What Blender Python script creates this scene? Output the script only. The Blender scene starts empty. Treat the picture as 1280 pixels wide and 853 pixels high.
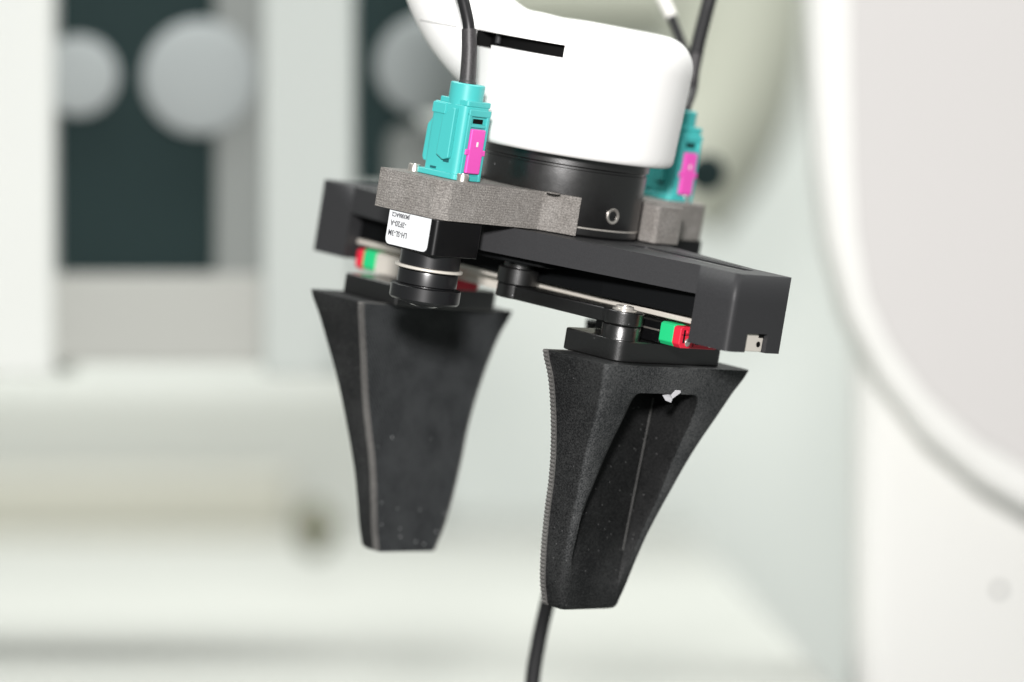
import bpy, bmesh, math, random
from mathutils import Vector, Matrix, noise
random.seed(7)
PI = math.pi
scene = bpy.context.scene
C = scene.collection

# ---------------------------------------------------------------- camera
cam_data = bpy.data.cameras.new('camera')
cam = bpy.data.objects.new('camera', cam_data); C.objects.link(cam)
cam.location = (0, -1.2, 0); cam.rotation_euler = (PI/2, 0, 0)
cam_data.lens = 135; cam_data.sensor_width = 36
cam_data.clip_start = 0.05; cam_data.clip_end = 50
cam_data.dof.use_dof = True
cam_data.dof.focus_distance = 1.158
cam_data.dof.aperture_fstop = 4.6
scene.camera = cam

# ---------------------------------------------------------------- light
world = bpy.data.worlds.new('World'); scene.world = world
world.use_nodes = True
wb = world.node_tree.nodes['Background']
wb.inputs[0].default_value = (0.94, 1.0, 0.97, 1); wb.inputs[1].default_value = 0.2

def area(name, loc, target, size, size_y, power, color):
    l = bpy.data.lights.new(name, 'AREA'); l.shape = 'RECTANGLE'
    l.size = size; l.size_y = size_y; l.energy = power; l.color = color
    o = bpy.data.objects.new(name, l); C.objects.link(o)
    o.location = loc
    o.rotation_euler = (Vector(target)-Vector(loc)).to_track_quat('-Z', 'Y').to_euler()
    return o
area('flash', (-0.03, -1.25, 0.235), (0, 0, 0), 0.09, 0.11, 25, (1.0, 0.972, 0.962))
rl = area('room_light', (0.15, 0.62, 1.5), (0.1, 1.5, -0.3), 2.4, 1.5, 78, (0.985, 1.0, 0.975))  # unseen area light added to brighten the background
rl.data.spread = math.radians(178)

vs = scene.view_settings
vs.view_transform = 'Standard'; vs.look = 'None'; vs.exposure = 0.0; vs.gamma = 1

# ---------------------------------------------------------------- frames of reference (millimetres -> metres)
S = 0.001
def rot_m(yaw, pitch, roll):
    return (Matrix.Rotation(math.radians(roll), 3, 'Y') @ Matrix.Rotation(math.radians(pitch), 3, 'X')
            @ Matrix.Rotation(-math.radians(yaw), 3, 'Z'))
TM = rot_m(41.26, 5.81, 9.25)               # attitude of the tool at the end of the arm
TT = Vector((11.33, 0, 35.8))               # where its axis meets the top of the gripper
def TL(p): return TM.transposed() @ (Vector(p) - TT)      # world mm -> tool mm

# ---------------------------------------------------------------- materials
def mat(name, col, rough=0.5, metal=0.0, spec=0.5, coat=0.0):
    m = bpy.data.materials.new(name); m.use_nodes = True
    b = m.node_tree.nodes['Principled BSDF']
    b.inputs['Base Color'].default_value = (*col, 1)
    b.inputs['Roughness'].default_value = rough
    b.inputs['Metallic'].default_value = metal
    b.inputs['Specular IOR Level'].default_value = spec
    b.inputs['Coat Weight'].default_value = coat
    return m
def nodes(m): return m.node_tree.nodes, m.node_tree.links, m.node_tree.nodes['Principled BSDF']
def tc(m):
    N, L, b = nodes(m); t = N.new('ShaderNodeTexCoord'); return t.outputs['Object']
def noise_node(m, scale, detail=2, rough=0.5, vec=None):
    N, L, b = nodes(m); n = N.new('ShaderNodeTexNoise')
    n.inputs['Scale'].default_value = scale; n.inputs['Detail'].default_value = detail
    n.inputs['Roughness'].default_value = rough
    L.new(vec if vec is not None else tc(m), n.inputs['Vector']); return n.outputs['Fac']
def ramp(m, fac, stops):
    N, L, b = nodes(m); r = N.new('ShaderNodeValToRGB'); L.new(fac, r.inputs[0])
    e = r.color_ramp.elements
    while len(e) < len(stops): e.new(0.5)
    for i, (p, c) in enumerate(stops):
        e[i].position = p; e[i].color = (*c, 1) if len(c) == 3 else c
    return r.outputs[0]
def grain(m, scale, c0, c1, bump=0.3, dist=0.0001, lo=0.3, hi=0.7, rough=None):
    N, L, b = nodes(m)
    f = noise_node(m, scale, 3, 0.6)
    L.new(ramp(m, f, [(lo, c0), (hi, c1)]), b.inputs['Base Color'])
    bp = N.new('ShaderNodeBump'); bp.inputs['Strength'].default_value = bump
    bp.inputs['Distance'].default_value = dist
    L.new(f, bp.inputs['Height']); L.new(bp.outputs[0], b.inputs['Normal'])
    if rough:
        g = noise_node(m, scale*0.15, 3)
        mr = N.new('ShaderNodeMapRange'); L.new(g, mr.inputs[0])
        mr.inputs[3].default_value = rough[0]; mr.inputs[4].default_value = rough[1]
        L.new(mr.outputs[0], b.inputs['Roughness'])
    return bp
def dust(m, scale, amount, col=(0.35, 0.36, 0.37), radius=0.10):
    """sparse specks of dust mixed over the base colour"""
    N, L, b = nodes(m)
    v = N.new('ShaderNodeTexVoronoi'); v.inputs['Scale'].default_value = scale
    L.new(tc(m), v.inputs['Vector'])
    lt = N.new('ShaderNodeMath'); lt.operation = 'LESS_THAN'
    L.new(v.outputs['Distance'], lt.inputs[0]); lt.inputs[1].default_value = radius
    sep = N.new('ShaderNodeSeparateColor'); L.new(v.outputs['Color'], sep.inputs[0])
    gt = N.new('ShaderNodeMath'); gt.operation = 'LESS_THAN'
    L.new(sep.outputs[0], gt.inputs[0]); gt.inputs[1].default_value = amount
    mu = N.new('ShaderNodeMath'); mu.operation = 'MULTIPLY'
    L.new(lt.outputs[0], mu.inputs[0]); L.new(gt.outputs[0], mu.inputs[1])
    mx = N.new('ShaderNodeMix'); mx.data_type = 'RGBA'
    L.new(mu.outputs[0], mx.inputs['Factor'])
    src = b.inputs['Base Color']
    if src.is_linked: L.new(src.links[0].from_socket, mx.inputs['A'])
    else: mx.inputs['A'].default_value = src.default_value
    mx.inputs['B'].default_value = (*col, 1)
    L.new(mx.outputs['Result'], b.inputs['Base Color'])

M = {}
M['cover'] = mat('white_enamel', (0.87, 0.865, 0.85), 0.33, spec=0.4)
M['cover2'] = mat('white_hatch', (0.84, 0.835, 0.82), 0.38, spec=0.4)
M['flange'] = mat('black_anodised', (0.003, 0.003, 0.003), 0.4, spec=0.75)
nodes(M['flange'])[2].inputs['IOR'].default_value = 1.72
grain(M['flange'], 2600, (0.002, 0.002, 0.002), (0.006, 0.0055, 0.0055), 0.3, 0.00006, rough=(0.25, 0.35)); dust(M['flange'], 420, 0.10, (0.4, 0.4, 0.4), 0.09)
M['body'] = mat('grey_black_anodised', (0.035, 0.036, 0.039), 0.5, spec=0.32)
grain(M['body'], 3500, (0.024, 0.0245, 0.026), (0.037, 0.037, 0.039), 0.12, 0.00005)
dust(M['body'], 260, 0.05, (0.25, 0.25, 0.26), 0.05)
M['inner'] = mat('dark_inner', (0.005, 0.0055, 0.006), 0.55, spec=0.1)
M['pit'] = mat('pit_black', (0.004, 0.004, 0.004), 0.8, spec=0.1)
M['gloss'] = mat('black_oxide', (0.003, 0.003, 0.003), 0.38, spec=0.8)
nodes(M['gloss'])[2].inputs['IOR'].default_value = 1.62
grain(M['gloss'], 2400, (0.002, 0.002, 0.002), (0.007, 0.007, 0.007), 0.4, 0.00008, rough=(0.24, 0.36)); dust(M['gloss'], 500, 0.08, (0.35, 0.35, 0.36), 0.08)
M['housing'] = mat('black_camera_metal', (0.0025, 0.0025, 0.003), 0.36, spec=0.5)
M['lens_black'] = mat('black_lens_metal', (0.005, 0.005, 0.006), 0.30, spec=0.9)
M['glass'] = mat('lens_glass', (0.01, 0.01, 0.012), 0.06, spec=0.8, coat=0.5)
M['steel'] = mat('bright_steel', (0.80, 0.76, 0.70), 0.3, metal=0.7)
M['rail'] = mat('rail_steel', (0.72, 0.68, 0.61), 0.33, metal=0.25)
M['screw'] = mat('screw_steel', (0.82, 0.77, 0.71), 0.3, metal=0.9)
M['red'] = mat('red_plastic', (0.72, 0.02, 0.05), 0.4)
M['green'] = mat('green_plastic', (0.015, 0.55, 0.20), 0.45)
M['teal'] = mat('turquoise_plastic', (0.06, 0.45, 0.44), 0.38)
M['pink'] = mat('magenta_plastic', (0.76, 0.09, 0.46), 0.42)
M['tealdark'] = mat('turquoise_socket', (0.01, 0.10, 0.11), 0.5)
M['label'] = mat('label_paper', (0.72, 0.74, 0.75), 0.55)
M['ink'] = mat('label_ink', (0.08, 0.08, 0.09), 0.6)
M['rubber'] = mat('cable_rubber', (0.010, 0.010, 0.011), 0.42, spec=0.5)
M['sleeve'] = mat('heat_shrink', (0.06, 0.055, 0.058), 0.48, spec=0.5)
grain(M['sleeve'], 1800, (0.025, 0.024, 0.025), (0.055, 0.051, 0.053), 0.3, 0.00008)
M['whiteplastic'] = mat('white_sleeve', (0.75, 0.74, 0.70), 0.5)
# grey powder-sintered nylon with visible layer steps
M['sinter'] = mat('sintered_nylon', (0.2, 0.19, 0.18), 0.8, spec=0.25)
def _sinter():
    m = M['sinter']; N, L, b = nodes(m)
    f = noise_node(m, 2300, 4, 0.75)
    g = noise_node(m, 150, 3, 0.6)
    col = ramp(m, f, [(0.34, (0.12, 0.113, 0.105)), (0.5, (0.235, 0.222, 0.208)), (0.66, (0.40, 0.38, 0.355))])
    mx = N.new('ShaderNodeMix'); mx.data_type = 'RGBA'; mx.blend_type = 'MULTIPLY'
    mx.inputs['Factor'].default_value = 0.55
    L.new(col, mx.inputs['A']); L.new(ramp(m, g, [(0.3, (0.62, 0.6, 0.58)), (0.7, (1, 1, 1))]), mx.inputs['B'])
    L.new(mx.outputs['Result'], b.inputs['Base Color'])
    mp = N.new('ShaderNodeMapping'); L.new(tc(m), mp.inputs[0]); mp.inputs['Scale'].default_value = (60, 60, 1)
    w = N.new('ShaderNodeTexWave'); w.bands_direction = 'Z'; w.inputs['Scale'].default_value = 420
    w.inputs['Distortion'].default_value = 2.5
    L.new(tc(m), w.inputs['Vector'])
    ad = N.new('ShaderNodeMath'); ad.operation = 'MULTIPLY_ADD'; L.new(w.outputs['Fac'], ad.inputs[0])
    ad.inputs[1].default_value = 0.4; L.new(f, ad.inputs[2])
    bp = N.new('ShaderNodeBump'); bp.inputs['Strength'].default_value = 0.9; bp.inputs['Distance'].default_value = 0.00022
    L.new(ad.outputs[0], bp.inputs['Height']); L.new(bp.outputs[0], b.inputs['Normal'])
_sinter()
# printed black plastic
def printed(name, c0, c1, sc=1500, bump=0.55, d=0.00012, rough=0.62, spec=0.18):
    m = mat(name, c0, rough, spec=spec)
    N, L, b = nodes(m)
    f = noise_node(m, sc, 4, 0.7); g = noise_node(m, 60, 3, 0.6)
    mx = N.new('ShaderNodeMath'); mx.operation = 'MULTIPLY_ADD'
    L.new(g, mx.inputs[0]); mx.inputs[1].default_value = 0.35; L.new(f, mx.inputs[2])
    at = N.new('ShaderNodeAttribute'); at.attribute_name = 'rub'      # lit rim (+) and shaded pocket (-) painted into the colour
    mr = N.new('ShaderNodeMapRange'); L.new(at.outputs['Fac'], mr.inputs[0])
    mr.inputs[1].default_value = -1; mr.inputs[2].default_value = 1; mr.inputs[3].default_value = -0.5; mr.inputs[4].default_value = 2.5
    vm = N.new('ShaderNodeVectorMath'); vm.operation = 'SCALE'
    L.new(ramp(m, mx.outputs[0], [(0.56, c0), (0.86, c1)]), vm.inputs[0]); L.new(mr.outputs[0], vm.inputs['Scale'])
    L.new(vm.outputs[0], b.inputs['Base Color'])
    bp = N.new('ShaderNodeBump'); bp.inputs['Strength'].default_value = bump; bp.inputs['Distance'].default_value = d
    L.new(f, bp.inputs['Height']); L.new(bp.outputs[0], b.inputs['Normal'])
    return m
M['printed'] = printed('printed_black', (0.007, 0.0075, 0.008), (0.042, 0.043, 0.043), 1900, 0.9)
dust(M['printed'], 900, 0.04, (0.10, 0.10, 0.10), 0.2)
M['printed_raw'] = printed('printed_black_raw', (0.005, 0.0055, 0.006), (0.027, 0.028, 0.029), 1700, 0.8, spec=0.14)  # darker copy of the print, shade put into its colour
M['printed_smooth'] = printed('printed_black_rubbed', (0.034, 0.034, 0.033), (0.084, 0.084, 0.081), 1900, 0.4, rough=0.5, spec=0.35)  # paler copy of the print, light put into its colour
M['padedge'] = printed('worn_pad_edge', (0.085, 0.083, 0.08), (0.20, 0.195, 0.185), 2600, 0.8)
# grip face: fine diagonal ribs, dusty
m = M['pad'] = mat('grip_rubber', (0.02, 0.022, 0.023), 0.6, spec=0.12)
def _pad():
    m = M['pad']; N, L, b = nodes(m)
    mp = N.new('ShaderNodeMapping'); L.new(tc(m), mp.inputs[0]); mp.inputs['Rotation'].default_value = (math.radians(38), 0, 0)
    w = N.new('ShaderNodeTexWave'); w.bands_direction = 'Y'; w.inputs['Scale'].default_value = 290
    w.inputs['Distortion'].default_value = 0.25
    L.new(mp.outputs[0], w.inputs['Vector'])
    g = noise_node(m, 90, 5, 0.7); f = noise_node(m, 1200, 3, 0.7)
    a = N.new('ShaderNodeMath'); a.operation = 'MULTIPLY_ADD'; L.new(w.outputs['Fac'], a.inputs[0]); a.inputs[1].default_value = 0.5; L.new(g, a.inputs[2])
    a2 = N.new('ShaderNodeMath'); a2.operation = 'MULTIPLY_ADD'; L.new(f, a2.inputs[0]); a2.inputs[1].default_value = 0.5; L.new(a.outputs[0], a2.inputs[2])
    L.new(ramp(m, a2.outputs[0], [(0.6, (0.004, 0.005, 0.006)), (1.45, (0.048, 0.051, 0.053))]), b.inputs['Base Color'])
    bp = N.new('ShaderNodeBump'); bp.inputs['Strength'].default_value = 0.6; bp.inputs['Distance'].default_value = 0.00018
    L.new(w.outputs['Fac'], bp.inputs['Height']); L.new(bp.outputs[0], b.inputs['Normal'])
_pad()
dust(M['pad'], 420, 0.12, (0.45, 0.46, 0.46), 0.13)

# ---------------------------------------------------------------- object helpers
def thing(name, label, cat, base=(0, 0, 0), tool=True, group=None):
    o = bpy.data.objects.new(name, None); C.objects.link(o)
    o.empty_display_size = 0.01
    o['label'] = label; o['category'] = cat
    if group: o['group'] = group
    base = Vector(base)
    if tool:
        o.location = (TT + TM @ base) * S; o.rotation_euler = TM.to_euler()
    else: o.location = base * S
    o['base'] = 0; del o['base']
    BASE[o.name] = base
    return o
BASE = {}
def root_of(o):
    while o.parent: o = o.parent
    return o
def finish(ob, bevel=0, seg=2, angle=35, smooth=True):
    me = ob.data
    if smooth:
        me.shade_smooth(); me.set_sharp_from_angle(angle=math.radians(angle))
    if bevel:
        b = ob.modifiers.new('Bevel', 'BEVEL'); b.width = bevel*S; b.segments = seg
        b.limit_method = 'ANGLE'; b.angle_limit = math.radians(30); b.harden_normals = True
def part(name, bm, m, parent, bevel=0, seg=2, label=None, smooth=True, angle=35, kind=None):
    """one mesh object from a bmesh in millimetres (frame of the thing), base removed"""
    base = BASE[root_of(parent).name] if parent else Vector((0, 0, 0))
    bmesh.ops.recalc_face_normals(bm, faces=bm.faces)
    for v in bm.verts: v.co = (v.co - base) * S
    me = bpy.data.meshes.new(name); bm.to_mesh(me); bm.free()
    me.materials.append(m)
    ob = bpy.data.objects.new(name, me); C.objects.link(ob); ob.parent = parent
    finish(ob, bevel, seg, angle, smooth)
    if label: ob['label'] = label
    if kind: ob['kind'] = kind
    return ob
def clone(o, parent, matrix=None):
    c = o.copy(); C.objects.link(c); c.parent = parent
    if matrix is not None: c.location = matrix.translation; c.rotation_euler = (0, 0, PI)
    for ch in [x for x in C.objects if x.parent == o]: clone(ch, c)
    return c

def box(x0, x1, y0, y1, z0, z1, bm=None):
    bm = bm or bmesh.new()
    v = [bm.verts.new((x, y, z)) for z in (z0, z1) for y in (y0, y1) for x in (x0, x1)]
    for f in ((0,1,3,2),(4,6,7,5),(0,4,5,1),(2,3,7,6),(0,2,6,4),(1,5,7,3)): bm.faces.new([v[i] for i in f])
    return bm
def prism(pts, z0, z1, bm=None):
    bm = bm or bmesh.new()
    a = [bm.verts.new((x, y, z0)) for x, y in pts]; b = [bm.verts.new((x, y, z1)) for x, y in pts]
    n = len(pts)
    for i in range(n): bm.faces.new((a[i], a[(i+1) % n], b[(i+1) % n], b[i]))
    bm.faces.new(a[::-1]); bm.faces.new(b)
    return bm
def lathe(prof, cx=0, cy=0, n=64, bm=None, axis='Z', close=False):
    """prof: list of (r, h). axis Z by default; X: h along x about (cy, cz)=(cx, cy)"""
    bm = bm or bmesh.new(); rings = []
    for r, h in prof:
        ring = []
        if r < 1e-6:
            p = (cx, cy, h) if axis == 'Z' else (h, cx, cy) if axis == 'X' else (cx, h, cy)
            ring = [bm.verts.new(p)]
        else:
            for k in range(n):
                a = 2*PI*k/n; c, s = r*math.cos(a), r*math.sin(a)
                p = (cx+c, cy+s, h) if axis == 'Z' else (h, cx+c, cy+s) if axis == 'X' else (cx+c, h, cy+s)
                ring.append(bm.verts.new(p))
        rings.append(ring)
    if close: rings.append(rings[0])
    for A, B in zip(rings, rings[1:]):
        if len(A) == 1 and len(B) == 1: continue
        for k in range(n):
            if len(A) == 1: bm.faces.new((A[0], B[(k+1) % n], B[k]))
            elif len(B) == 1: bm.faces.new((A[k], A[(k+1) % n], B[0]))
            else: bm.faces.new((A[k], A[(k+1) % n], B[(k+1) % n], B[k]))
    if not close:
        if len(rings[0]) > 1: bm.faces.new(rings[0][::-1])
        if len(rings[-1]) > 1: bm.faces.new(rings[-1])
    return bm
def cyl(cx, cy, r, z0, z1, n=48, ch=0.4, bm=None, axis='Z'):
    s = 1 if z1 > z0 else -1
    return lathe([(r-ch, z0), (r, z0+s*ch), (r, z1-s*ch), (r-ch, z1)], cx, cy, n, bm, axis)
def catmull(P, n):
    P = [Vector(p) for p in P]; P = [2*P[0]-P[1]] + P + [2*P[-1]-P[-2]]; out = []
    for i in range(1, len(P)-2):
        for k in range(n):
            t = k/n
            out.append(0.5*((2*P[i])+(-P[i-1]+P[i+1])*t+(2*P[i-1]-5*P[i]+4*P[i+1]-P[i+2])*t*t+(-P[i-1]+3*P[i]-3*P[i+1]+P[i+2])*t**3))
    out.append(P[-2]); return out
def tube(path, rad, n=20, bm=None, samples=10):
    bm = bm or bmesh.new(); pts = catmull(path, samples); m_ = len(pts)
    rr = rad if callable(rad) else (lambda t: rad)
    up = Vector((0.13, 1, 0.21)).normalized(); rings = []
    for i, p in enumerate(pts):
        d = (pts[min(i+1, m_-1)] - pts[max(i-1, 0)]).normalized()
        a = (up - d*up.dot(d)).normalized(); b = d.cross(a); up = a
        r = rr(i/(m_-1))
        rings.append([bm.verts.new(p + a*r*math.cos(2*PI*k/n) + b*r*math.sin(2*PI*k/n)) for k in range(n)])
    for A, B in zip(rings, rings[1:]):
        for k in range(n): bm.faces.new((A[k], A[(k+1) % n], B[(k+1) % n], B[k]))
    bm.faces.new(rings[0][::-1]); bm.faces.new(rings[-1])
    return bm
def rounded_rect(x0, x1, y0, y1, r, n=6):
    r = list(r) if hasattr(r, '__len__') else [r]*4; out = []
    for (cx, cy, a0, q) in ((x1-r[0], y1-r[0], 0, r[0]), (x0+r[1], y1-r[1], 90, r[1]), (x0+r[2], y0+r[2], 180, r[2]), (x1-r[3], y0+r[3], 270, r[3])):
        if q == 0: out.append((cx, cy)); continue
        for k in range(n+1):
            a = math.radians(a0+90*k/n); out.append((cx+q*math.cos(a), cy+q*math.sin(a)))
    return out
def fillet(pts, rads, n=5):
    """round the corners of a closed polygon"""
    out = []; N_ = len(pts)
    for i in range(N_):
        r = rads[i] if hasattr(rads, '__len__') else rads
        p = Vector(pts[i]).to_2d(); a = Vector(pts[i-1]).to_2d(); b = Vector(pts[(i+1) % N_]).to_2d()
        if r <= 0: out.append(tuple(p)); continue
        u = (a-p).normalized(); v = (b-p).normalized()
        ang = u.angle(v); t = min(r/math.tan(ang/2), (a-p).length*0.49, (b-p).length*0.49)
        p0 = p+u*t; p1 = p+v*t
        for k in range(n+1):
            s = k/n; out.append(tuple((1-s)**2*p0 + 2*s*(1-s)*p + s*s*p1))
    return out
def apply_bool(ob, cutters, op='DIFFERENCE'):
    for bm in cutters:
        base = BASE[root_of(ob).name]
        bmesh.ops.recalc_face_normals(bm, faces=bm.faces)
        for v in bm.verts: v.co = (v.co - base)*S
        me = bpy.data.meshes.new('cut'); bm.to_mesh(me); bm.free()
        c = bpy.data.objects.new('cut', me); C.objects.link(c); c.parent = ob.parent
        md = ob.modifiers.new('b', 'BOOLEAN'); md.object = c; md.operation = op; md.solver = 'EXACT'
        bpy.context.view_layer.update()
        dg = bpy.context.evaluated_depsgraph_get()
        new = bpy.data.meshes.new_from_object(ob.evaluated_get(dg))
        ob.modifiers.remove(md); old = ob.data; ob.data = new
        bpy.data.objects.remove(c); bpy.data.meshes.remove(me); bpy.data.meshes.remove(old)

FX = FY = 1.5      # centre of the flange, slightly off the gripper's middle
# ================================================================ WRIST OF THE ARM
wrist = thing('robot_wrist', 'glossy white rounded robot arm wrist with black flange, holding up the gripper', 'robot arm', (FX, FY, 0))
bm = bmesh.new()
R0 = 33.2; ZB = 23.9; ZT = 64.3; F = 10
prof = [(0, ZB), (R0-1.2, ZB), (R0, ZB+1.2)] + [(R0+1.4, ZT-F)]
for k in range(1, 9):
    a = PI/2*k/8; prof.append((R0+1.4-F+F*math.cos(a), ZT-F+F*math.sin(a)))
prof += [(0, ZT+0.8)]
lathe(prof, FX, FY, 96, bm)
def LP(px, py, y=0):                     # point of the wrist in world mm, from its bearing
    return TL(((px-640)/4*(1200+y)/1200, y, (426.5-py)/4*(1200+y)/1200))
arm_path = [LP(728, 100), LP(672, 84), LP(622, 62), LP(574, 8), LP(545, -75), LP(535, -160), LP(540, -250)]
arm_r = [17, 17, 15.6, 14.4, 14.2, 15, 15]
def ar(t):
    u = t*(len(arm_r)-1); i = min(int(u), len(arm_r)-2); return arm_r[i]+(arm_r[i+1]-arm_r[i])*(u-i)
tube(arm_path, ar, 40, bm)
cover = part('cover', bm, M['cover'], wrist)
rm = cover.modifiers.new('r', 'REMESH'); rm.mode = 'VOXEL'; rm.voxel_size = 0.8*S; rm.use_smooth_shade = True
sm = cover.modifiers.new('s', 'SMOOTH'); sm.iterations = 14; sm.factor = 0.5
bpy.context.view_layer.update()
me = bpy.data.meshes.new_from_object(cover.evaluated_get(bpy.context.evaluated_depsgraph_get()))
cover.modifiers.clear(); cover.data = me
def arc_wedge(r0, r1, a0, a1, z0, z1, n=24):
    pts = [(FX+r1*math.cos(math.radians(a0+(a1-a0)*k/n)), FY+r1*math.sin(math.radians(a0+(a1-a0)*k/n))) for k in range(n+1)]
    pts += [(FX+r0*math.cos(math.radians(a1+(a0-a1)*k/n)), FY+r0*math.sin(math.radians(a1+(a0-a1)*k/n))) for k in range(n+1)]
    return prism(pts, z0, z1)
# slot, hairline seam to its left and the vertical seam of the hatch
apply_bool(cover, [arc_wedge(27, 46, -126, -59, 53.5, 57.3), arc_wedge(27, 46, -126, -104, 52.3, 54.0), arc_wedge(29.5, 52, -178, -127, 56.9, 57.12),
                   arc_wedge(32.6, 40, -103.4, -102.9, 26, 54.5)])
cover.data.shade_smooth(); cover.data.set_sharp_from_angle(angle=math.radians(42))
part('slot_lining', arc_wedge(24, 29.8, -156, -57, 52, 59), M['pit'], wrist)  # black insert added so the inside of the slot looks shaded
part('slot_lining', arc_wedge(24, 34.5, -153, -124, 52.2, 58.8), M['pit'], wrist)  # second black insert, for the shade where the slot cuts deeper
part('slot_pin', cyl(-8.5, -27.4, 0.9, 54.2, 57.2, 16, 0.1), M['body'], wrist)
fl = part('flange', lathe([(20, 0.2), (25.0, 0.2), (25.6, 0.8), (25.6, 2.6), (25.2, 2.7), (25.2, 3.2), (25.7, 3.3), (25.8, 3.6), (25.8, 20.2), (25.4, 20.4), (25.4, 21.0),
            (26.0, 21.2), (26.2, 21.4), (26.2, 25.5), (20, 25.5)], FX, FY, 128), M['flange'], wrist)
part('silver_ring', lathe([(24.5, 2.72), (25.75, 2.72), (25.75, 3.16), (24.5, 3.16)], FX, FY, 128), M['steel'], fl)
# countersunk socket screw in the flange wall
def radial_screw(parent, ang, z, r_s=2.5):
    a = math.radians(ang); d = Vector((math.cos(a), math.sin(a), 0)); c = Vector((FX, FY, z)) + d*25.7
    q = Vector((0, 0, 1)).rotation_difference(d).to_matrix()
    def place(bm):
        for v in bm.verts: v.co = q @ v.co + c
        return bm
    s = part('flange_screw', place(lathe([(r_s*0.7, -1.0), (r_s, -0.4), (r_s, 0.3), (r_s*0.93, 0.42), (r_s*0.64, 0.2), (r_s*0.6, -0.6), (0, -0.6)], 0, 0, 32)), M['screw'], parent)
    part('socket', place(lathe([(r_s*0.6, -0.55), (r_s*0.6, 0.1), (r_s*0.34, 0.12), (r_s*0.3, -0.3), (0, -0.3)], 0, 0, 6)), M['gloss'], s)
radial_screw(fl, -8, 7.6)

# ================================================================ GRIPPER
grip = thing('gripper', 'black two-finger gripper with flared printed fingers hanging under the wrist', 'gripper', (0, 0, 0))
BX, BW, BH = 88, 13, 23.3
pl = [(-88, -13), (-73, -13), (-3, -32.5), (3, -32.5), (73, -13), (88, -13), (88, 13), (73, 13), (3, 32.5), (-3, 32.5), (-73, 13), (-88, 13)]
pl = fillet(pl, [2.2, 0, 5, 5, 0, 2.2, 1.2, 0, 5, 5, 0, 1.2], 12)
bm = prism(pl, -8.6, 0)
body = part('body', bm, M['body'], grip)
endleg = lambda s: prism(fillet([(73*s, -13), (88*s, -13), (88*s, 13), (73*s, 13)], [0.6, 2.2, 1.2, 0.6]), -BH, -8.6-0.0)
# end blocks joined to the plate
def end_block(s):
    return prism([(x*s, y) for x, y in fillet([(73, -13), (88, -13), (88, 13), (73, 13)], [0, 2.2, 1.2, 0], 12)], -BH, -0.0001)
apply_bool(body, [end_block(1)], 'UNION'); apply_bool(body, [end_block(-1)], 'UNION')
# pocket with the rail end in each end face, shallow recesses in the lid
cuts = [box(84, 90, -4.4, 5.6, -26, -17.6), box(-90, -84, -5.6, 4.4, -26, -17.6)]
cuts += [prism(rounded_rect(34, 78, -1.5, 7.5, 1.6), -1.0, 2), prism(rounded_rect(-78, -34, -7.5, 1.5, 1.6), -1.0, 2),
         prism(rounded_rect(42, 70, 9.6, 11.2, 0.7), -0.7, 2), prism(rounded_rect(-70, -42, 9.6, 11.2, 0.7), -0.7, 2)]
apply_bool(body, cuts)
finish(body, 0.5, 3, 10)
body.modifiers['Bevel'].angle_limit = math.radians(40)
for s in (1, -1):
    part('lid_strip', prism(rounded_rect(min(36*s, 76*s), max(36*s, 76*s), -0.7 if s > 0 else -6.7, 6.7 if s > 0 else 0.7, 1.2), -1.1, -0.45), M['gloss'], grip, 0.15)
    e = part('rail_end', box(*sorted((82*s, 86.6*s)), *( (-4.3, 5.5) if s > 0 else (-5.5, 4.3)), -23.2, -17.7), M['rail'], grip, 0.3)
    part('dowel_hole', cyl((3.3*s), -20.9, 0.85, 86.2*s, 86.9*s, 20, 0.1, axis='X'), M['pit'], e)
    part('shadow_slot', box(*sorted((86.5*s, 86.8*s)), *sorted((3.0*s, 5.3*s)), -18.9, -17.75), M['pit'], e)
# inner web, motor box and rail
part('inner_block', prism(fillet([(-72.5, -8), (-36, -12), (36, -12), (72.5, -8), (72.5, 12), (-72.5, 12)], 1.0), -16.2, -8.7), M['inner'], grip, 0.3)
part('inner_disc', prism(fillet([(-20, -22), (-7, -27), (7, -27), (20, -22), (20, 22), (7, 27), (-7, 27), (-20, 22)], 4), -10.8, -8.75), M['inner'], grip, 0.4)
bm = bmesh.new()
pr = [(-3.4, -18.3), (-3.4, -18.5), (-2.9, -18.8), (-2.9, -20.3), (-3.4, -20.9), (-3.4, -22.6), (3.4, -22.6), (3.4, -20.9), (2.9, -20.3), (2.9, -18.8), (3.4, -18.5), (3.4, -18.3)]
def extrude_x(pts, x0, x1, bm=None):
    bm = bm or bmesh.new()
    a = [bm.verts.new((x0, y, z)) for y, z in pts]; b = [bm.verts.new((x1, y, z)) for y, z in pts]; n = len(pts)
    for i in range(n): bm.faces.new((a[i], a[(i+1) % n], b[(i+1) % n], b[i]))
    bm.faces.new(a[::-1]); bm.faces.new(b); return bm
part('rail', extrude_x(pr, -72.9, 72.9), M['rail'], grip, 0.15)
part('rail_plate', box(-72.9, 72.9, -8.2, 9, -18.4, -16.8), M['rail'], grip, 0.3)

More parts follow.
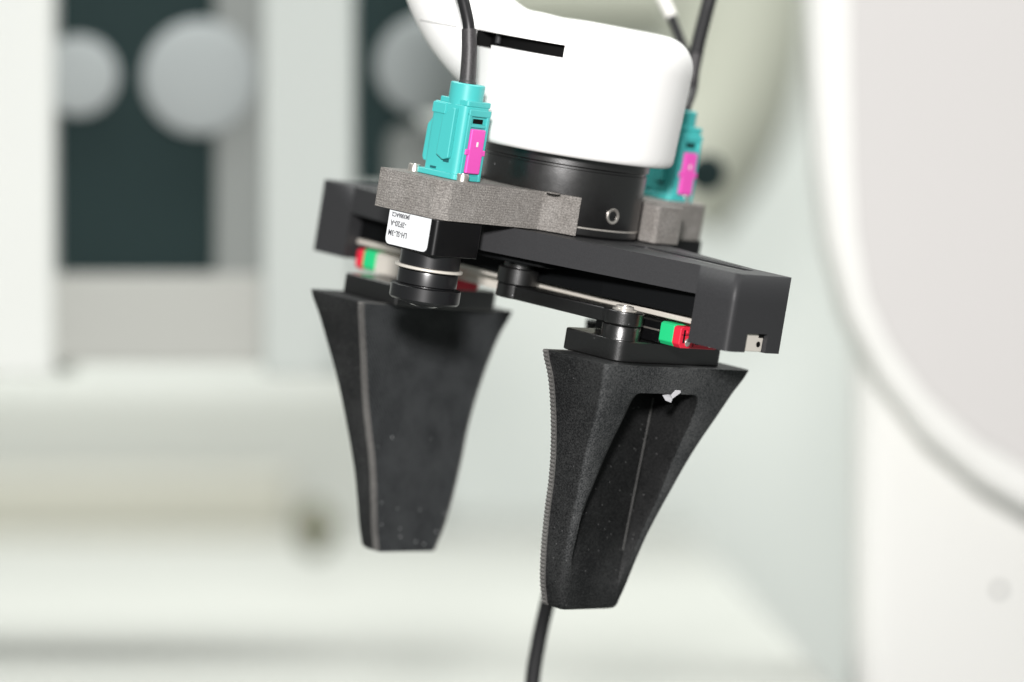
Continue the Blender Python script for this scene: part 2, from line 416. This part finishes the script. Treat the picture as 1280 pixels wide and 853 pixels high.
# carriage of the linear guide with its green seals and red end caps, built once and turned for the other side
HX = -1.8
def shiftx(bm, d=HX):
    for v in bm.verts: v.co.x += d
    return bm
def cap_poly(y, zt, zb, c=1.2, notch=True):
    p = [(-y, zt-0.6), (-y, zb+c), (-y+c, zb), (y-c, zb), (y, zb+c), (y, zt-0.6), (y-1.0, zt)]
    if notch: p += [(4.0, zt), (3.7, -23.2), (-3.7, -23.2), (-4.0, zt)]
    return p + [(-y+1.0, zt)]
Mt = Matrix.Rotation(PI, 4, 'Z'); Mt.translation = Vector((2*HX*S, 0, 0))
def half(objs):
    for o in objs: clone(o, grip, Mt)
car = part('carriage', extrude_x(cap_poly(9.2, -19.4, -26.25, 0.3), 35.0, 60.6, None), M['rail'], grip, 0.25)
for v in car.data.vertices: v.co.x += HX*S
part('seal', shiftx(extrude_x(cap_poly(9.5, -19.3, -26.2), 60.6, 66.0)), M['green'], car, 0.3)
rc = part('end_cap', shiftx(extrude_x(cap_poly(9.7, -19.6, -26.25), 66.0, 69.0)), M['red'], car, 0.4)
for y in (-6.1, 4.8):
    sc_ = part('cap_screw', shiftx(cyl(y, -24.3, 1.25, 68.9, 69.5, 20, 0.2, axis='X')), M['screw'], rc)
part('cap_moulding', shiftx(box(68.9, 69.7, -7.4, -3.9, -21.6, -20.6)), M['red'], rc, 0.15)
part('cap_moulding', shiftx(box(68.9, 69.7, 3.9, 7.4, -21.6, -20.6)), M['red'], rc, 0.15)
for y0_, y1_, z0_, z1_ in ((-8.2, -7.4, -24.6, -20.6), (-3.2, -2.9, -25.6, -23.6), (-2.2, -0.4, -24.9, -24.6), (-2.2, -0.4, -24.1, -23.8), (0.8, 2.8, -24.9, -24.6), (0.8, 2.8, -24.1, -23.8), (6.6, 8.4, -24.6, -24.3), (-9.0, -4.6, -22.2, -22.0), (4.6, 9.0, -22.2, -22.0)):
    part('groove', shiftx(box(68.95, 69.06, y0_, y1_, z0_, z1_)), M['inner'], rc, smooth=False)
part('race_strip', shiftx(box(35.2, 60.4, -9.45, -9.1, -22.6, -22.1)), M['screw'], car)
# mounting plate
mp_ = part('mount_plate', shiftx(prism(fillet([(34.9, -24), (58.9, -24), (58.9, 24), (34.9, 24)], [3.5, 6, 1, 1], 8), -33.0, -26.4)), M['gloss'], grip, 0.5, 3)
# crank link, its pivot boss and the post on the mounting plate
lk_pts = []
x0, x1, yy, rr_ = 8.6, 52.8, -18, 5.9
for k in range(17): a = PI/2+PI*k/16; lk_pts.append((x0+6.0*math.cos(a), yy+6.0*math.sin(a)))
for k in range(17): a = -PI/2+PI*k/16; lk_pts.append((x1+6.2*math.cos(a), yy+6.2*math.sin(a)))
lk_pts = [(x, y) for x, y in lk_pts]
# waist the bar
lkp = []
for k in range(17): a = math.radians(130)+math.radians(100)*k/16*1.0; 
def link_outline():
    out = []
    for k in range(21):
        a = math.radians(50+260*k/20); out.append((x0+6.0*math.cos(a), yy+6.0*math.sin(a)))
    for k in range(21):
        a = math.radians(-130+260*k/20); out.append((x1+6.2*math.cos(a), yy+6.2*math.sin(a)))
    return out
link = part('crank_link', shiftx(prism(link_outline(), -22.2, -17.9)), M['gloss'], grip, 0.5, 3)
part('pivot_boss', shiftx(lathe([(3, -18.0), (5.9, -17.9), (6.4, -17.5), (6.4, -13.0), (6.0, -12.6), (5.0, -12.6), (5.0, -9)], x0, yy, 48)), M['gloss'], link)
wa = part('washer', shiftx(lathe([(3.7, -17.9), (3.7, -17.4), (2.9, -17.2), (2.7, -16.6), (2.3, -16.5), (1.3, -16.5), (1.2, -17.0), (0, -17.0)], x1, yy, 40)), M['steel'], link)
post = part('pivot_post', shiftx(lathe([(3, -22.3), (5.7, -22.4), (5.9, -22.7), (5.9, -26.0), (6.0, -26.5)], x1, yy, 48)), M['gloss'], mp_)
# ---- fingers
zs_t = [-33, -41, -49, -57, -65, -73, -81, -89, -97, -105, -113]
xg_t = [38.2, 39.2, 39.5, 39.5, 39.2, 38.3, 37.0, 36.1, 35.6, 35.4, 35.5]
th_t = [25.4, 21.9, 19.1, 16.2, 14.0, 12.9, 12.1, 11.1, 10.1, 9.4, 8.8]
h_t = [35.2, 32.1, 29.4, 27.1, 25.0, 22.9, 21.0, 19.3, 17.7, 15.8, 13.2]
def tab(t, z):
    z = max(min(z, -33), -113); u = (-33-z)/8; i = min(int(u), 9); f = u-i
    p = lambda j: t[max(0, min(10, j))]
    a, b, c, d = p(i-1), p(i), p(i+1), p(i+2)
    return 0.5*(2*b+(c-a)*f+(2*a-5*b+4*c-d)*f*f+(3*b-a-3*c+d)*f**3)
def wl(z):
    zz = [-41, -52, -63, -77, -93, -106, -110]; v = [-15.2, -15.4, -15.6, -16.2, -15.2, -11.0, -8]
    return interp(z, zz, v)
def wr(z):
    zz = [-41, -52, -76, -96, -106, -110]; v = [14.3, 15.6, 15.3, 12.6, 10.2, 8]
    return interp(z, zz, v)
def interp(z, zz, v):
    if z >= zz[0]: return v[0]
    for a, b, p, q in zip(zz, zz[1:], v, v[1:]):
        if z >= b: return p+(q-p)*(a-z)/(a-b)
    return v[-1]
PT = 2.0
def finger_bm():
    bm = bmesh.new()
    zl = [-33.0, -33.6, -35.5, -38, -40, -41.6, -41.62, -42.0, -42.8, -44, -46] + [-46-1.6*k for k in range(1, 40)] + [-109.5, -110.8, -111.8, -112.5, -112.9]
    rings = []
    for i, z in enumerate(zl):
        x0 = tab(xg_t, z)+PT; xo = tab(xg_t, z)+tab(th_t, z); h = tab(h_t, z)
        # lip at the very top, rounded tip at the bottom
        if z < -111: e = (-111-z)/1.9; k = (1-math.sqrt(max(0, 1-e*e))); x0 += 0; xo -= 1.6*k; h -= 1.6*k
        rc = min(3.2, 0.35*(xo-x0)); n = 6; pts = [(x0, -h+0.3), (x0, h-0.3)]
        def arc(cx, cy, a0, a1): return [(cx+rc*math.cos(math.radians(a0+(a1-a0)*k/n)), cy+rc*math.sin(math.radians(a0+(a1-a0)*k/n))) for k in range(n+1)]
        pts += arc(xo-rc, h-rc, 90, 0)
        L_, R_ = wl(z), wr(z)
        q = max(0.0, min(1.0, (-94-z)/14.0)); FLOOR = 43.0 + (xo-43.0)*q*q*(3-2*q)
        pocket = z <= -41.62 and xo > FLOOR+0.03
        if pocket:
            # rounded upper corners of the opening
            e = min(1, (-41.62-z)/3.4); ins = 3.0*(1-math.sqrt(max(0, 1-(1-e)**2)))
            L_ += ins; R_ -= ins
            dep = xo-FLOOR; fr = min(0.9, dep*0.3)
            # soft lip, wall, floor
            frl = min(2.2, dep*0.45)
            pts += [(xo, R_+fr), (xo-fr*0.3, R_+fr*0.3), (xo-fr, R_), (FLOOR, R_-0.4), (FLOOR, (L_+R_)/2), (FLOOR, L_+0.8),
                    (xo-frl, L_+0.15), (xo-frl*0.3, L_-frl*0.2), (xo, L_-frl)]
        else:
            pts += [(xo, R_), (xo, R_-0.1), (xo, R_-0.2), (xo, R_-0.3), (xo, (L_+R_)/2), (xo, L_+0.3), (xo, L_+0.2), (xo, L_+0.1), (xo, L_)]
        pts += arc(xo-rc, -h+rc, 0, -90)
        rings.append([bm.verts.new((x, y, z)) for x, y in pts])
    n = len(rings[0])
    for A, B in zip(rings, rings[1:]):
        for k in range(n): bm.faces.new((A[k], A[(k+1) % n], B[(k+1) % n], B[k]))
    bm.faces.new(rings[0][::-1]); bm.faces.new(rings[-1])
    return shiftx(bm)
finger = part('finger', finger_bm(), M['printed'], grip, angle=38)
painted_light = finger.data.attributes.new('rub', 'FLOAT', 'POINT')  # painted-in light: pale rim, darker pocket, fading towards the tip
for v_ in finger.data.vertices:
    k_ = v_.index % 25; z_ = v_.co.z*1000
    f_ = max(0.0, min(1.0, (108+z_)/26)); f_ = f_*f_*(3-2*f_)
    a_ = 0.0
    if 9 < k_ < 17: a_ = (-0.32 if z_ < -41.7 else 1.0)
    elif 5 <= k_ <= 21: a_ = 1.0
    painted_light.data[v_.index].value = a_*f_
# grip pad: face layer plus ribbed edge strip
def pad_outline(off, rib, step=0.62):
    out = []; z = -33.0; i = 0
    L1 = []
    while z > -112.4:
        L1.append((z, tab(h_t, z)+off + (rib if i % 2 else 0))); z -= step; i += 1
    L1.append((-112.6, tab(h_t, -112.6)+off-0.6))
    return L1
def pad_layer(xa, xb, off, rib):
    bm = bmesh.new(); L1 = pad_outline(off, rib)
    rows = []
    for z, h in L1:
        g = tab(xg_t, z)
        rows.append([bm.verts.new(p) for p in ((g+xa, -h, z), (g+xb, -h, z), (g+xb, h, z), (g+xa, h, z))])
    for A, B in zip(rows, rows[1:]):
        for k in range(4): bm.faces.new((A[k], A[(k+1) % 4], B[(k+1) % 4], B[k]))
    bm.faces.new(rows[0][::-1]); bm.faces.new(rows[-1])
    return shiftx(bm)
part('pad_edge', pad_layer(0.25, PT, 0.15, 0.42), M['padedge'], finger, smooth=False)
part('grip_face', pad_layer(-0.05, 0.25, -0.75, 0.0), M['pad'], finger, angle=60)
half([car, mp_, link, finger])
far = [o for o in C.objects if o.name.startswith('carriage') and o is not car][0]
ic = part('end_cap', shiftx(extrude_x(cap_poly(9.7, -19.6, -26.25), 31.5, 34.4)), M['red'], far, 0.4)
part('seal', shiftx(extrude_x(cap_poly(9.5, -19.3, -26.2), 34.4, 35.0)), M['green'], far, 0.2)
car.data = car.data.copy(); car.data.materials[0] = M['housing']  # near carriage coloured black to stand for dark reflections in its steel
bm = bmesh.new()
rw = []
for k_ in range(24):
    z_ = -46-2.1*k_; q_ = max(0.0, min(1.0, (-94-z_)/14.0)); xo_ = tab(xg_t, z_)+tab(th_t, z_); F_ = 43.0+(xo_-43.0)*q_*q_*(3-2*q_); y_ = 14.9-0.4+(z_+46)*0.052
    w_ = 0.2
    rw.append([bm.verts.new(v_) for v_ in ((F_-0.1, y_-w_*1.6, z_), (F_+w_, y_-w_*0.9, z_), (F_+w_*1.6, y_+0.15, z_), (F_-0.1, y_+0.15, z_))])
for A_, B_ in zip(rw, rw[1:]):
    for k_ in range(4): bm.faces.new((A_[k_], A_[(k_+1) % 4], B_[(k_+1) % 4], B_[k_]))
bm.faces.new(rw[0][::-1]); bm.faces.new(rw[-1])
part('inner_crease', shiftx(bm), M['printed_smooth'], finger)  # pale strip added to paint a lit line along the pocket corner
# white scrap of tape caught in the window of the near finger
bm = bmesh.new()
tp = [(-7.5, -41.8), (-5, -41.2), (-1.5, -41.4), (1.8, -39.6), (3.0, -39.3), (3.1, -40.2), (1.2, -41.9), (0.6, -43.8), (-2.4, -44.6), (-5.5, -43.9)]
vv = [bm.verts.new((60.6+0.9*math.sin(1.7*i)+0.0, y*0.72+0.2, -41.9+(z+41.9)*0.72)) for i, (y, z) in enumerate(tp)]
cc = bm.verts.new((61.6, -1.5, -42.6))
for i in range(len(vv)): bm.faces.new((vv[i], vv[(i+1) % len(vv)], cc))
M['tape'] = mat('tape_film', (0.5, 0.5, 0.52), 0.35)
tape = part('tape_scrap', bm, M['tape'], grip, smooth=False)
sd = tape.modifiers.new('Solidify', 'SOLIDIFY'); sd.thickness = 0.25*S

# ================================================================ CAMERA MODULES
def camera_module(dy, label, mirror):
    t = thing('camera_module', label, 'camera', (0.4, -51.7+dy, 0), group='camera modules on the flange brackets')
    def sh(bm):
        for v in bm.verts: v.co.y += dy
        return bm
    # bracket
    arc = []
    for k in range(25):
        a = math.radians(-37 - 115*k/24); arc.append((FX+26.2*math.cos(a), FY+26.2*math.sin(a)))
    bp = [(-16.5, -62), (7.6, -62), (11.2, -58.6), (14.5, -21.5), (15.8, -19.6), (23.6, -15.9), (24.9, -15.0)] + arc + [(-20.5, -19)]
    if mirror: bp[3:7] = [(13.5, -44), (14.5, -30), (27.6, -28), (28.8, -14.5)]
    bp = fillet(bp, [0.5, 1.0, 1.0, 1.5, 1.5, 0.8, 1.6 if mirror else 0.8] + [0]*len(arc) + [2])
    if mirror: bp = [(x, 2*FY-y) for x, y in bp][::-1]
    b = part('bracket', prism(bp, 0.4, 12.2), M['sinter'], t, 0.45, 2)
    for (x, y) in ((-11.8, -52), (6.6, -50.0)):
        s = part('bracket_screw', sh(lathe([(1.9, 12.2), (1.9, 14.2), (1.7, 14.5), (1.1, 14.5), (0.95, 13.6), (0, 13.6)], x, y, 24)), M['screw'], b)
    yy2 = -21.5 if not mirror else 2*FY+21.5
    part('bracket_screw', lathe([(2.2, 12.2), (2.2, 12.45), (1.9, 12.6), (0, 12.6)], 18.5, yy2, 24), M['sinter'], b)
    # housing
    h = part('housing', sh(prism(rounded_rect(-9.9, 10.6, -62.0, -41.5, 1.5, 5), -10.6, 0.3)), M['housing'], t, 0.35, 2)
    pts = rounded_rect(-9.6, 7.9, -10.0, 0.2, [0, 0, 1.7, 1.7])
    bm = bmesh.new()
    a = [bm.verts.new((x, -62.03, z)) for x, z in pts]; c = [bm.verts.new((x, -62.13, z)) for x, z in pts]
    n = len(pts)
    for i in range(n): bm.faces.new((a[i], a[(i+1) % n], c[(i+1) % n], c[i]))
    bm.faces.new(a); bm.faces.new(c[::-1])
    lb = part('label_sticker', sh(bm), M['label'], h, smooth=False)
    # lens stack
    cx, cy = 0.4, -51.7
    ln = part('lens_barrel', sh(lathe([(8.9, -10.4), (9.2, -10.8), (9.2, -14.9), (8.6, -15.2), (8.6, -16.3), (9.1, -16.5), (9.2, -17.1), (9.2, -20.4), (8.9, -20.7),
                (8.6, -20.8), (8.6, -21.3)], cx, cy, 96)), M['lens_black'], t)
    part('lock_ring', sh(lathe([(8.3, -15.1), (10.2, -15.0), (10.45, -15.15), (10.45, -15.75), (10.2, -15.95), (8.3, -16.1)], cx, cy, 96)), M['rail'], ln)
    part('front_ring', sh(lathe([(8.6, -21.0), (10.3, -21.0), (10.75, -21.3), (10.75, -25.0), (10.3, -25.6), (7.6, -26.1), (5.6, -26.6), (5.2, -26.4)], cx, cy, 96)), M['lens_black'], ln)
    part('front_glass', sh(lathe([(5.2, -26.3), (4.6, -26.9), (3.2, -27.5), (1.6, -27.8), (0, -27.9)], cx, cy, 64)), M['glass'], ln)
    return t, h, lb
cm1, hs1, lb1 = camera_module(0, 'small black camera with white label under a grey bracket, left of the flange', False)
cm2, hs2, lb2 = camera_module(106, 'black camera and grey bracket behind the flange, mostly hidden at its right', True)
# print on the sticker (upside down, as it hangs)
def text_part(txt, x, z, size, parent, sq=0.9):
    cu = bpy.data.curves.new('print', 'FONT'); cu.body = txt; cu.size = size*S; cu.align_x = 'CENTER'; cu.align_y = 'CENTER'; cu.extrude = 0.03*S; cu.offset = 0.035*S
    tmp = bpy.data.objects.new('tmp', cu); C.objects.link(tmp)
    bpy.context.view_layer.update()
    me = bpy.data.meshes.new_from_object(tmp.evaluated_get(bpy.context.evaluated_depsgraph_get()))
    bpy.data.objects.remove(tmp)
    base = BASE[root_of(parent).name]
    for v in me.vertices:
        X, Y, Z = v.co
        v.co = ((x*S - X*sq) - base.x*S, -62.16*S - Z - base.y*S, (z*S - Y) - base.z*S)
    me.materials.clear(); me.materials.append(M['ink'])
    me.flip_normals()
    o = bpy.data.objects.new('printed_line', me); C.objects.link(o); o.parent = parent
    o['label'] = 'upside-down text ' + txt
    return o
text_part('LH-SL-3M', -4.9, -6.4, 2.35, hs1, 0.82)
text_part('-3F20-A', -5.2, -3.4, 2.35, hs1, 0.85)
text_part('JM3086AC2', -4.7, -0.85, 1.8, hs1, 0.84)

# ================================================================ SIGNAL CABLES WITH THEIR PLUGS
def signal_cable(dx, dy, label, path_sleeve, path_cord):
    t = thing('signal_cable', label, 'cable', (0.4, -46+dy, 12.2), group='signal cables with turquoise plugs')
    def sh(bm):
        for v in bm.verts: v.co.y += dy; v.co.x += dx
        return bm
    P_ = lambda *a, **k: part(*a, **k)
    pg = P_('plug', sh(prism(rounded_rect(-6.3, 7.5, -51.3, -40.6, [1.0, 1.2, 1.2, 2.4]), 12.3, 34.8)), M['teal'], t, 0.4, 2)
    P_('plug_base', sh(prism(rounded_rect(-8.6, 8.2, -52.4, -39.8, 1.6), 12.25, 14.0)), M['teal'], pg, 0.3)
    P_('plug_collar', sh(lathe([(5.3, 34.6), (5.3, 41.0), (5.0, 41.3), (3.0, 41.3), (2.9, 40.4), (0, 40.4)], 1.8, -46, 48)), M['teal'], pg)
    P_('plug_shoulder', sh(prism(rounded_rect(-4.6, 7.6, -50.8, -40.2, 1.0), 34.7, 36.4)), M['teal'], pg, 0.3)
    # side latch rib (-x) and the wedge shaped key rib on the front
    bm = bmesh.new()
    for yv in (-50.2, -45.4):
        pass
    prof_ = [(-6.2, 30.0), (-8.2, 27.2), (-8.4, 17.4), (-7.8, 16.2), (-6.2, 16.0)]
    a = [bm.verts.new((x, -50.4, z)) for x, z in prof_]; b = [bm.verts.new((x, -45.4, z)) for x, z in prof_]
    for i in range(5): bm.faces.new((a[i], a[(i+1) % 5], b[(i+1) % 5], b[i]))
    bm.faces.new(a); bm.faces.new(b[::-1])
    P_('side_rib', sh(bm), M['teal'], pg, 0.35)
    bm = bmesh.new()
    prof_ = [(-0.2, 30.4), (3.2, 33.6), (4.6, 33.8), (4.6, 18.4), (2.4, 17.6), (-0.6, 19.0)]
    a = [bm.verts.new((x, -53.0, z)) for x, z in prof_]; b = [bm.verts.new((x, -51.2, z)) for x, z in prof_]
    for i in range(6): bm.faces.new((a[i], a[(i+1) % 6], b[(i+1) % 6], b[i]))
    bm.faces.new(a); bm.faces.new(b[::-1])
    P_('key_rib', sh(bm), M['teal'], pg, 0.4)
    P_('front_step', sh(box(-6.0, -0.6, -51.7, -51.2, 31.2, 34.4)), M['teal'], pg, 0.2)
    P_('front_notch', sh(box(-3.4, -1.0, -51.45, -51.25, 14.4, 15.1)), M['tealdark'], pg)
    P_('under_notch', sh(box(1.6, 3.8, -51.5, -51.25, 17.0, 18.2)), M['tealdark'], pg)
    # frame round the magenta lock on the +x face
    P_('lock_frame', sh(box(7.4, 8.3, -50.2, -48.7, 13.9, 33.0)), M['teal'], pg, 0.25)
    P_('lock_frame', sh(box(7.4, 8.3, -42.0, -40.8, 12.3, 33.0)), M['teal'], pg, 0.25)
    P_('lock_head', sh(box(7.4, 8.4, -50.2, -40.7, 31.9, 34.0)), M['teal'], pg, 0.3)
    P_('lock_head', sh(box(7.4, 8.2, -48.9, -41.8, 28.6, 29.5)), M['teal'], pg, 0.2)
    P_('lock_slot', sh(box(7.4, 7.7, -47.5, -43.3, 29.8, 31.2)), M['pit'], pg)
    lk = P_('lock_tab', sh(box(7.4, 8.8, -48.4, -42.2, 14.6, 28.2)), M['pink'], t, 0.45)
    P_('lock_ear', sh(box(7.6, 8.7, -49.8, -41.0, 20.2, 22.0)), M['pink'], lk, 0.3)
    P_('lock_window', sh(box(7.4, 8.95, -45.7, -44.9, 22.9, 24.4)), M['whiteplastic'], lk, 0.1)
    sl = P_('strain_relief', tube(path_sleeve, lambda u: 2.5-0.25*u if u > 0.12 else 2.7, 28), M['sleeve'], t)
    P_('cord', tube(path_cord, 1.8 if dy == 0 else 2.3, 24), M['rubber'], t)
    return t
signal_cable(-2.7, 0, 'black cable with turquoise plug and magenta lock, standing at the left of the white cover',
             [(-1.2, -46, 40.2), (-1.7, -46, 45), (-2.6, -46, 51), (-4.1, -46, 57.4)],
             [(-3.6, -46, 55.5), (-4.7, -46, 58.9), (-6.6, -46, 62.6), (-9.6, -46, 67.4), (-18, -46, 78), (-25, -46, 92), (-30, -46, 110)])
def W(px, py, y): return TL(((px-640)/4*(1200+y)/1200, y, (426.5-py)/4*(1200+y)/1200))
signal_cable(0, 99, 'black cable with turquoise plug half hidden behind the right edge of the white cover',
             [(1.8, 53, 40.2), W(862, 114, 44), W(866, 88, 45), W(872, 60, 46)],
             [W(870, 68, 45), W(874, 50, 46), W(883, 15, 48), W(892, -20, 50), W(906, -80, 56), W(915, -150, 60)])

def world_thing_mesh(name, bm, m, label, cat, bevel=0, group=None, kind=None, base=None):
    cs = [v.co.copy() for v in bm.verts]
    c = Vector(base) if base is not None else Vector((sum(v.x for v in cs)/len(cs), sum(v.y for v in cs)/len(cs), min(v.z for v in cs)))
    for v in bm.verts: v.co -= c
    o = part(name, bm, m, None, bevel)
    o.location = c*S
    if kind: o['kind'] = kind
    else: o['label'] = label; o['category'] = cat
    if group: o['group'] = group
    return o
def WW(px, py, y): k = (1200+y)/4800; return Vector(((px-640)*k, y, (426.5-py)*k))
# second cable behind the cover, with a white sleeve
t = thing('sleeved_cable', 'thin black cable with a white sleeve running down behind the white cover', 'cable', WW(862, 90, 70), tool=False)
part('cord', tube([WW(866, 110, 66), WW(860, 75, 68), WW(850, 48, 70), WW(838, 18, 72)], 1.6, 20), M['rubber'], t)
part('sleeve', tube([WW(840, 22, 72), WW(830, 2, 74), WW(818, -24, 76), WW(800, -70, 80)], 2.0, 20), M['whiteplastic'], t)
# cable hanging below the near finger
world_thing_mesh('hanging_cable', tube([WW(742, 400, 30), WW(738, 480, 34), WW(725, 580, 40), WW(700, 690, 48), WW(684, 755, 52), WW(673, 805, 54), WW(665, 860, 55), WW(662, 960, 56)], 2.5, 22),
                 M['rubber'], 'black cable hanging down behind the tip of the near finger', 'cable')

# ================================================================ BACKGROUND OF THE ROOM (metres away, out of focus)
B = {}
def bmat(name, col, rough=0.6, var=0.06, sc=3.0, spec=0.3):
    m = mat(name, col, rough, spec=spec)
    f = noise_node(m, sc, 2)
    a = tuple(c*(1-var) for c in col); b = tuple(min(1, c*(1+var)) for c in col)
    N, L, bb = nodes(m); L.new(ramp(m, f, [(0.3, a), (0.7, b)]), bb.inputs['Base Color'])
    return m
B['wall'] = bmat('wall_paint', (0.62, 0.645, 0.615))
B['post'] = bmat('post_paint', (0.43, 0.46, 0.44))
B['pillar'] = bmat('pillar_paint', (0.64, 0.655, 0.63))
B['dark'] = bmat('dark_panel', (0.018, 0.032, 0.032), 0.8, spec=0.1)
B['grey'] = bmat('grey_panel', (0.20, 0.215, 0.205))
B['globe'] = bmat('globe_white', (0.31, 0.335, 0.335), 0.8, spec=0.1)
B['bench'] = bmat('bench_top', (0.52, 0.53, 0.50))
B['board'] = bmat('beige_board', (0.46, 0.45, 0.39))
B['counter'] = bmat('counter', (0.38, 0.385, 0.36))
B['blob'] = bmat('dark_tool', (0.13, 0.13, 0.09))
B['white'] = bmat('robot_white', (0.74, 0.74, 0.715), 0.45, 0.02)
B['panel'] = bmat('robot_panel', (0.56, 0.545, 0.535), 0.55, 0.02)
B['column'] = bmat('olive_column', (0.36, 0.37, 0.31), 0.5)
def bg_box(name, px0, px1, py0, py1, y, depth, m, label, cat, bevel=4, kind=None):
    a = WW(px0, py1, y); b = WW(px1, py0, y)
    return world_thing_mesh(name, box(a.x, b.x, y, y+depth, a.z, b.z), m, label, cat, bevel, kind=kind)
world_thing_mesh('wall', box(-1800, 1800, 2300, 2340, -900, 1300), B['wall'], None, None, 0, kind='structure')
world_thing_mesh('floor', box(-1800, 1800, -1800, 2299, -920, -900.5), B['grey'], None, None, 0, kind='structure')
# cabinet
cb = thing('equipment_cabinet', 'pale equipment cabinet with a dark window, behind at the left', 'cabinet', WW(200, 420, 300), tool=False)
def cpart(name, px0, px1, py0, py1, y, d, m, bv=2):
    a = WW(px0, py1, y); b = WW(px1, py0, y)
    return part(name, box(a.x, b.x, y, y+d, a.z, b.z), m, cb, bv)
cpart('side_post', -260, 66, -260, 470, 420, 90, B['pillar'])
cpart('dark_panel', 60, 272, -260, 345, 440, 8, B['dark'])
cpart('grey_panel', 268, 332, -260, 350, 432, 16, B['grey'])
cpart('corner_post', 328, 441, -260, 470, 420, 90, B['post'])
cpart('sill', 62, 330, 342, 455, 430, 80, B['counter'])
cpart('dark_gap', 436, 524, -260, 232, 450, 8, B['dark'])
def globe(px, py, r, y, label):
    c = WW(px, py, y); k = (1200+y)/4800; bm = bmesh.new()
    pr_ = [(0, c.y-r*k*0.15)] + [(r*k*math.sin(PI/2*q/8), c.y-r*k*0.15*math.cos(PI/2*q/8)) for q in range(1, 9)] + [(r*k*0.9, c.y+6)]
    lathe(pr_, c.x, c.z, 48, bm, axis='Y')
    return world_thing_mesh('round_lamp', bm, B['globe'], label, 'lamp', group='round lamps behind the gripper')
globe(98, 95, 50, 432, 'smaller pale round lamp at the left edge of the dark window')
globe(250, 97, 72, 428, 'larger pale round lamp at the right of the dark window')
globe(532, 82, 62, 440, 'pale round lamp between the corner post and the white wrist')
bg_box('machine_base', 475, 660, 150, 250, 446, 30, B['grey'], 'grey machine block behind the left end of the gripper', 'machine', 10)
bg_box('counter', -300, 540, 450, 760, 1500, 200, B['bench'], 'long pale grey counter across the left background', 'counter', 30)
bg_box('board', -300, 365, 596, 722, 1420, 60, B['board'], 'beige board lying low in the left background', 'board', 8)
world_thing_mesh('workbench', box(-900, 128, 140, 1700, -168, -134), B['counter'], 'pale grey workbench top across the bottom of the background', 'workbench', 6)
bm = bmesh.new(); c = WW(395, 662, 950)
lathe([(0, c.z-13)] + [(11*math.sin(PI*q/10), c.z-16*math.cos(PI*q/10)) for q in range(1, 10)] + [(0, c.z+16)], c.x, c.y, 24, bm)
world_thing_mesh('hand_tool', bm, B['blob'], 'small dark olive blurred lump on the background bench', 'tool')
bg_box('ventilation_hood', 520, 960, -260, 42, 1300, 200, B['column'], 'grey hood along the top of the background above the wrist', 'hood', 30)  # grey box added for the darker zone at the top of the wall
# curved machine column behind the right of the wrist
bm = bmesh.new(); k = (1200+1100)/4800
path = [WW(925, -200, 1100), WW(925, -60, 1100), WW(920, 60, 1100), WW(890, 160, 1100), WW(830, 250, 1100)]
world_thing_mesh('curved_arm', tube(path, 92*k*0.95, 40, bm), B['column'], 'large blurred olive grey curved arm behind the wrist', 'robot arm')
c = WW(884, 216, 330)
bm = cyl(c.x, c.z, 7.5, c.y, c.y+14, 24, 1.5, axis='Y')
world_thing_mesh('dark_knob', bm, B['dark'], 'blurred dark round knob beside the right turquoise plug', 'knob')
# white robot body at the right: rounded frame, recessed panel, column
rb = thing('service_robot', 'large blurred white robot body with rounded grey panel at the right edge', 'robot', WW(1180, 853, 330), tool=False)
Y0 = 320
outer = [(1010, -200), (1012, 0), (1015, 100), (1021, 200), (1034, 300), (1058, 395), (1098, 475), (1156, 548), (1224, 606), (1290, 645), (1400, 680), (1600, 690), (1600, -200)]
inner = [(1062, -150), (1062, 0), (1063, 100), (1065, 200), (1070, 290), (1084, 370), (1112, 430), (1158, 492), (1222, 550), (1290, 588), (1400, 620), (1560, 630), (1560, -150)]
def plate(pts, y0, y1, drop=0):
    q = fillet([(WW(px, py, Y0).x, WW(px, py, Y0).z) for px, py in pts], 0)
    bm = bmesh.new(); a = [bm.verts.new((x, y0, z)) for x, z in q]; b = [bm.verts.new((x, y1, z)) for x, z in q]; n = len(q)
    for i in range(n): bm.faces.new((a[i], a[(i+1) % n], b[(i+1) % n], b[i]))
    bm.faces.new(a); bm.faces.new(b[::-1]); return bm
part('shell', plate(outer, Y0, Y0+50), B['white'], rb, 7, 5, angle=60)
part('panel', plate(inner, Y0-1.5, Y0+3), B['panel'], rb, 1, 2, angle=60)
a = WW(1072, 1000, Y0+40); b = WW(1700, 250, Y0+40)
part('pedestal', box(a.x, b.x, Y0+40, Y0+90, a.z, b.z), B['white'], rb, 12, 4)
c = WW(1250, 738, Y0+38)
part('vent_hole', cyl(c.x, c.z, 1.7, Y0+39.5, Y0+41, 20, 0.2, axis='Y'), M['pit'], rb)
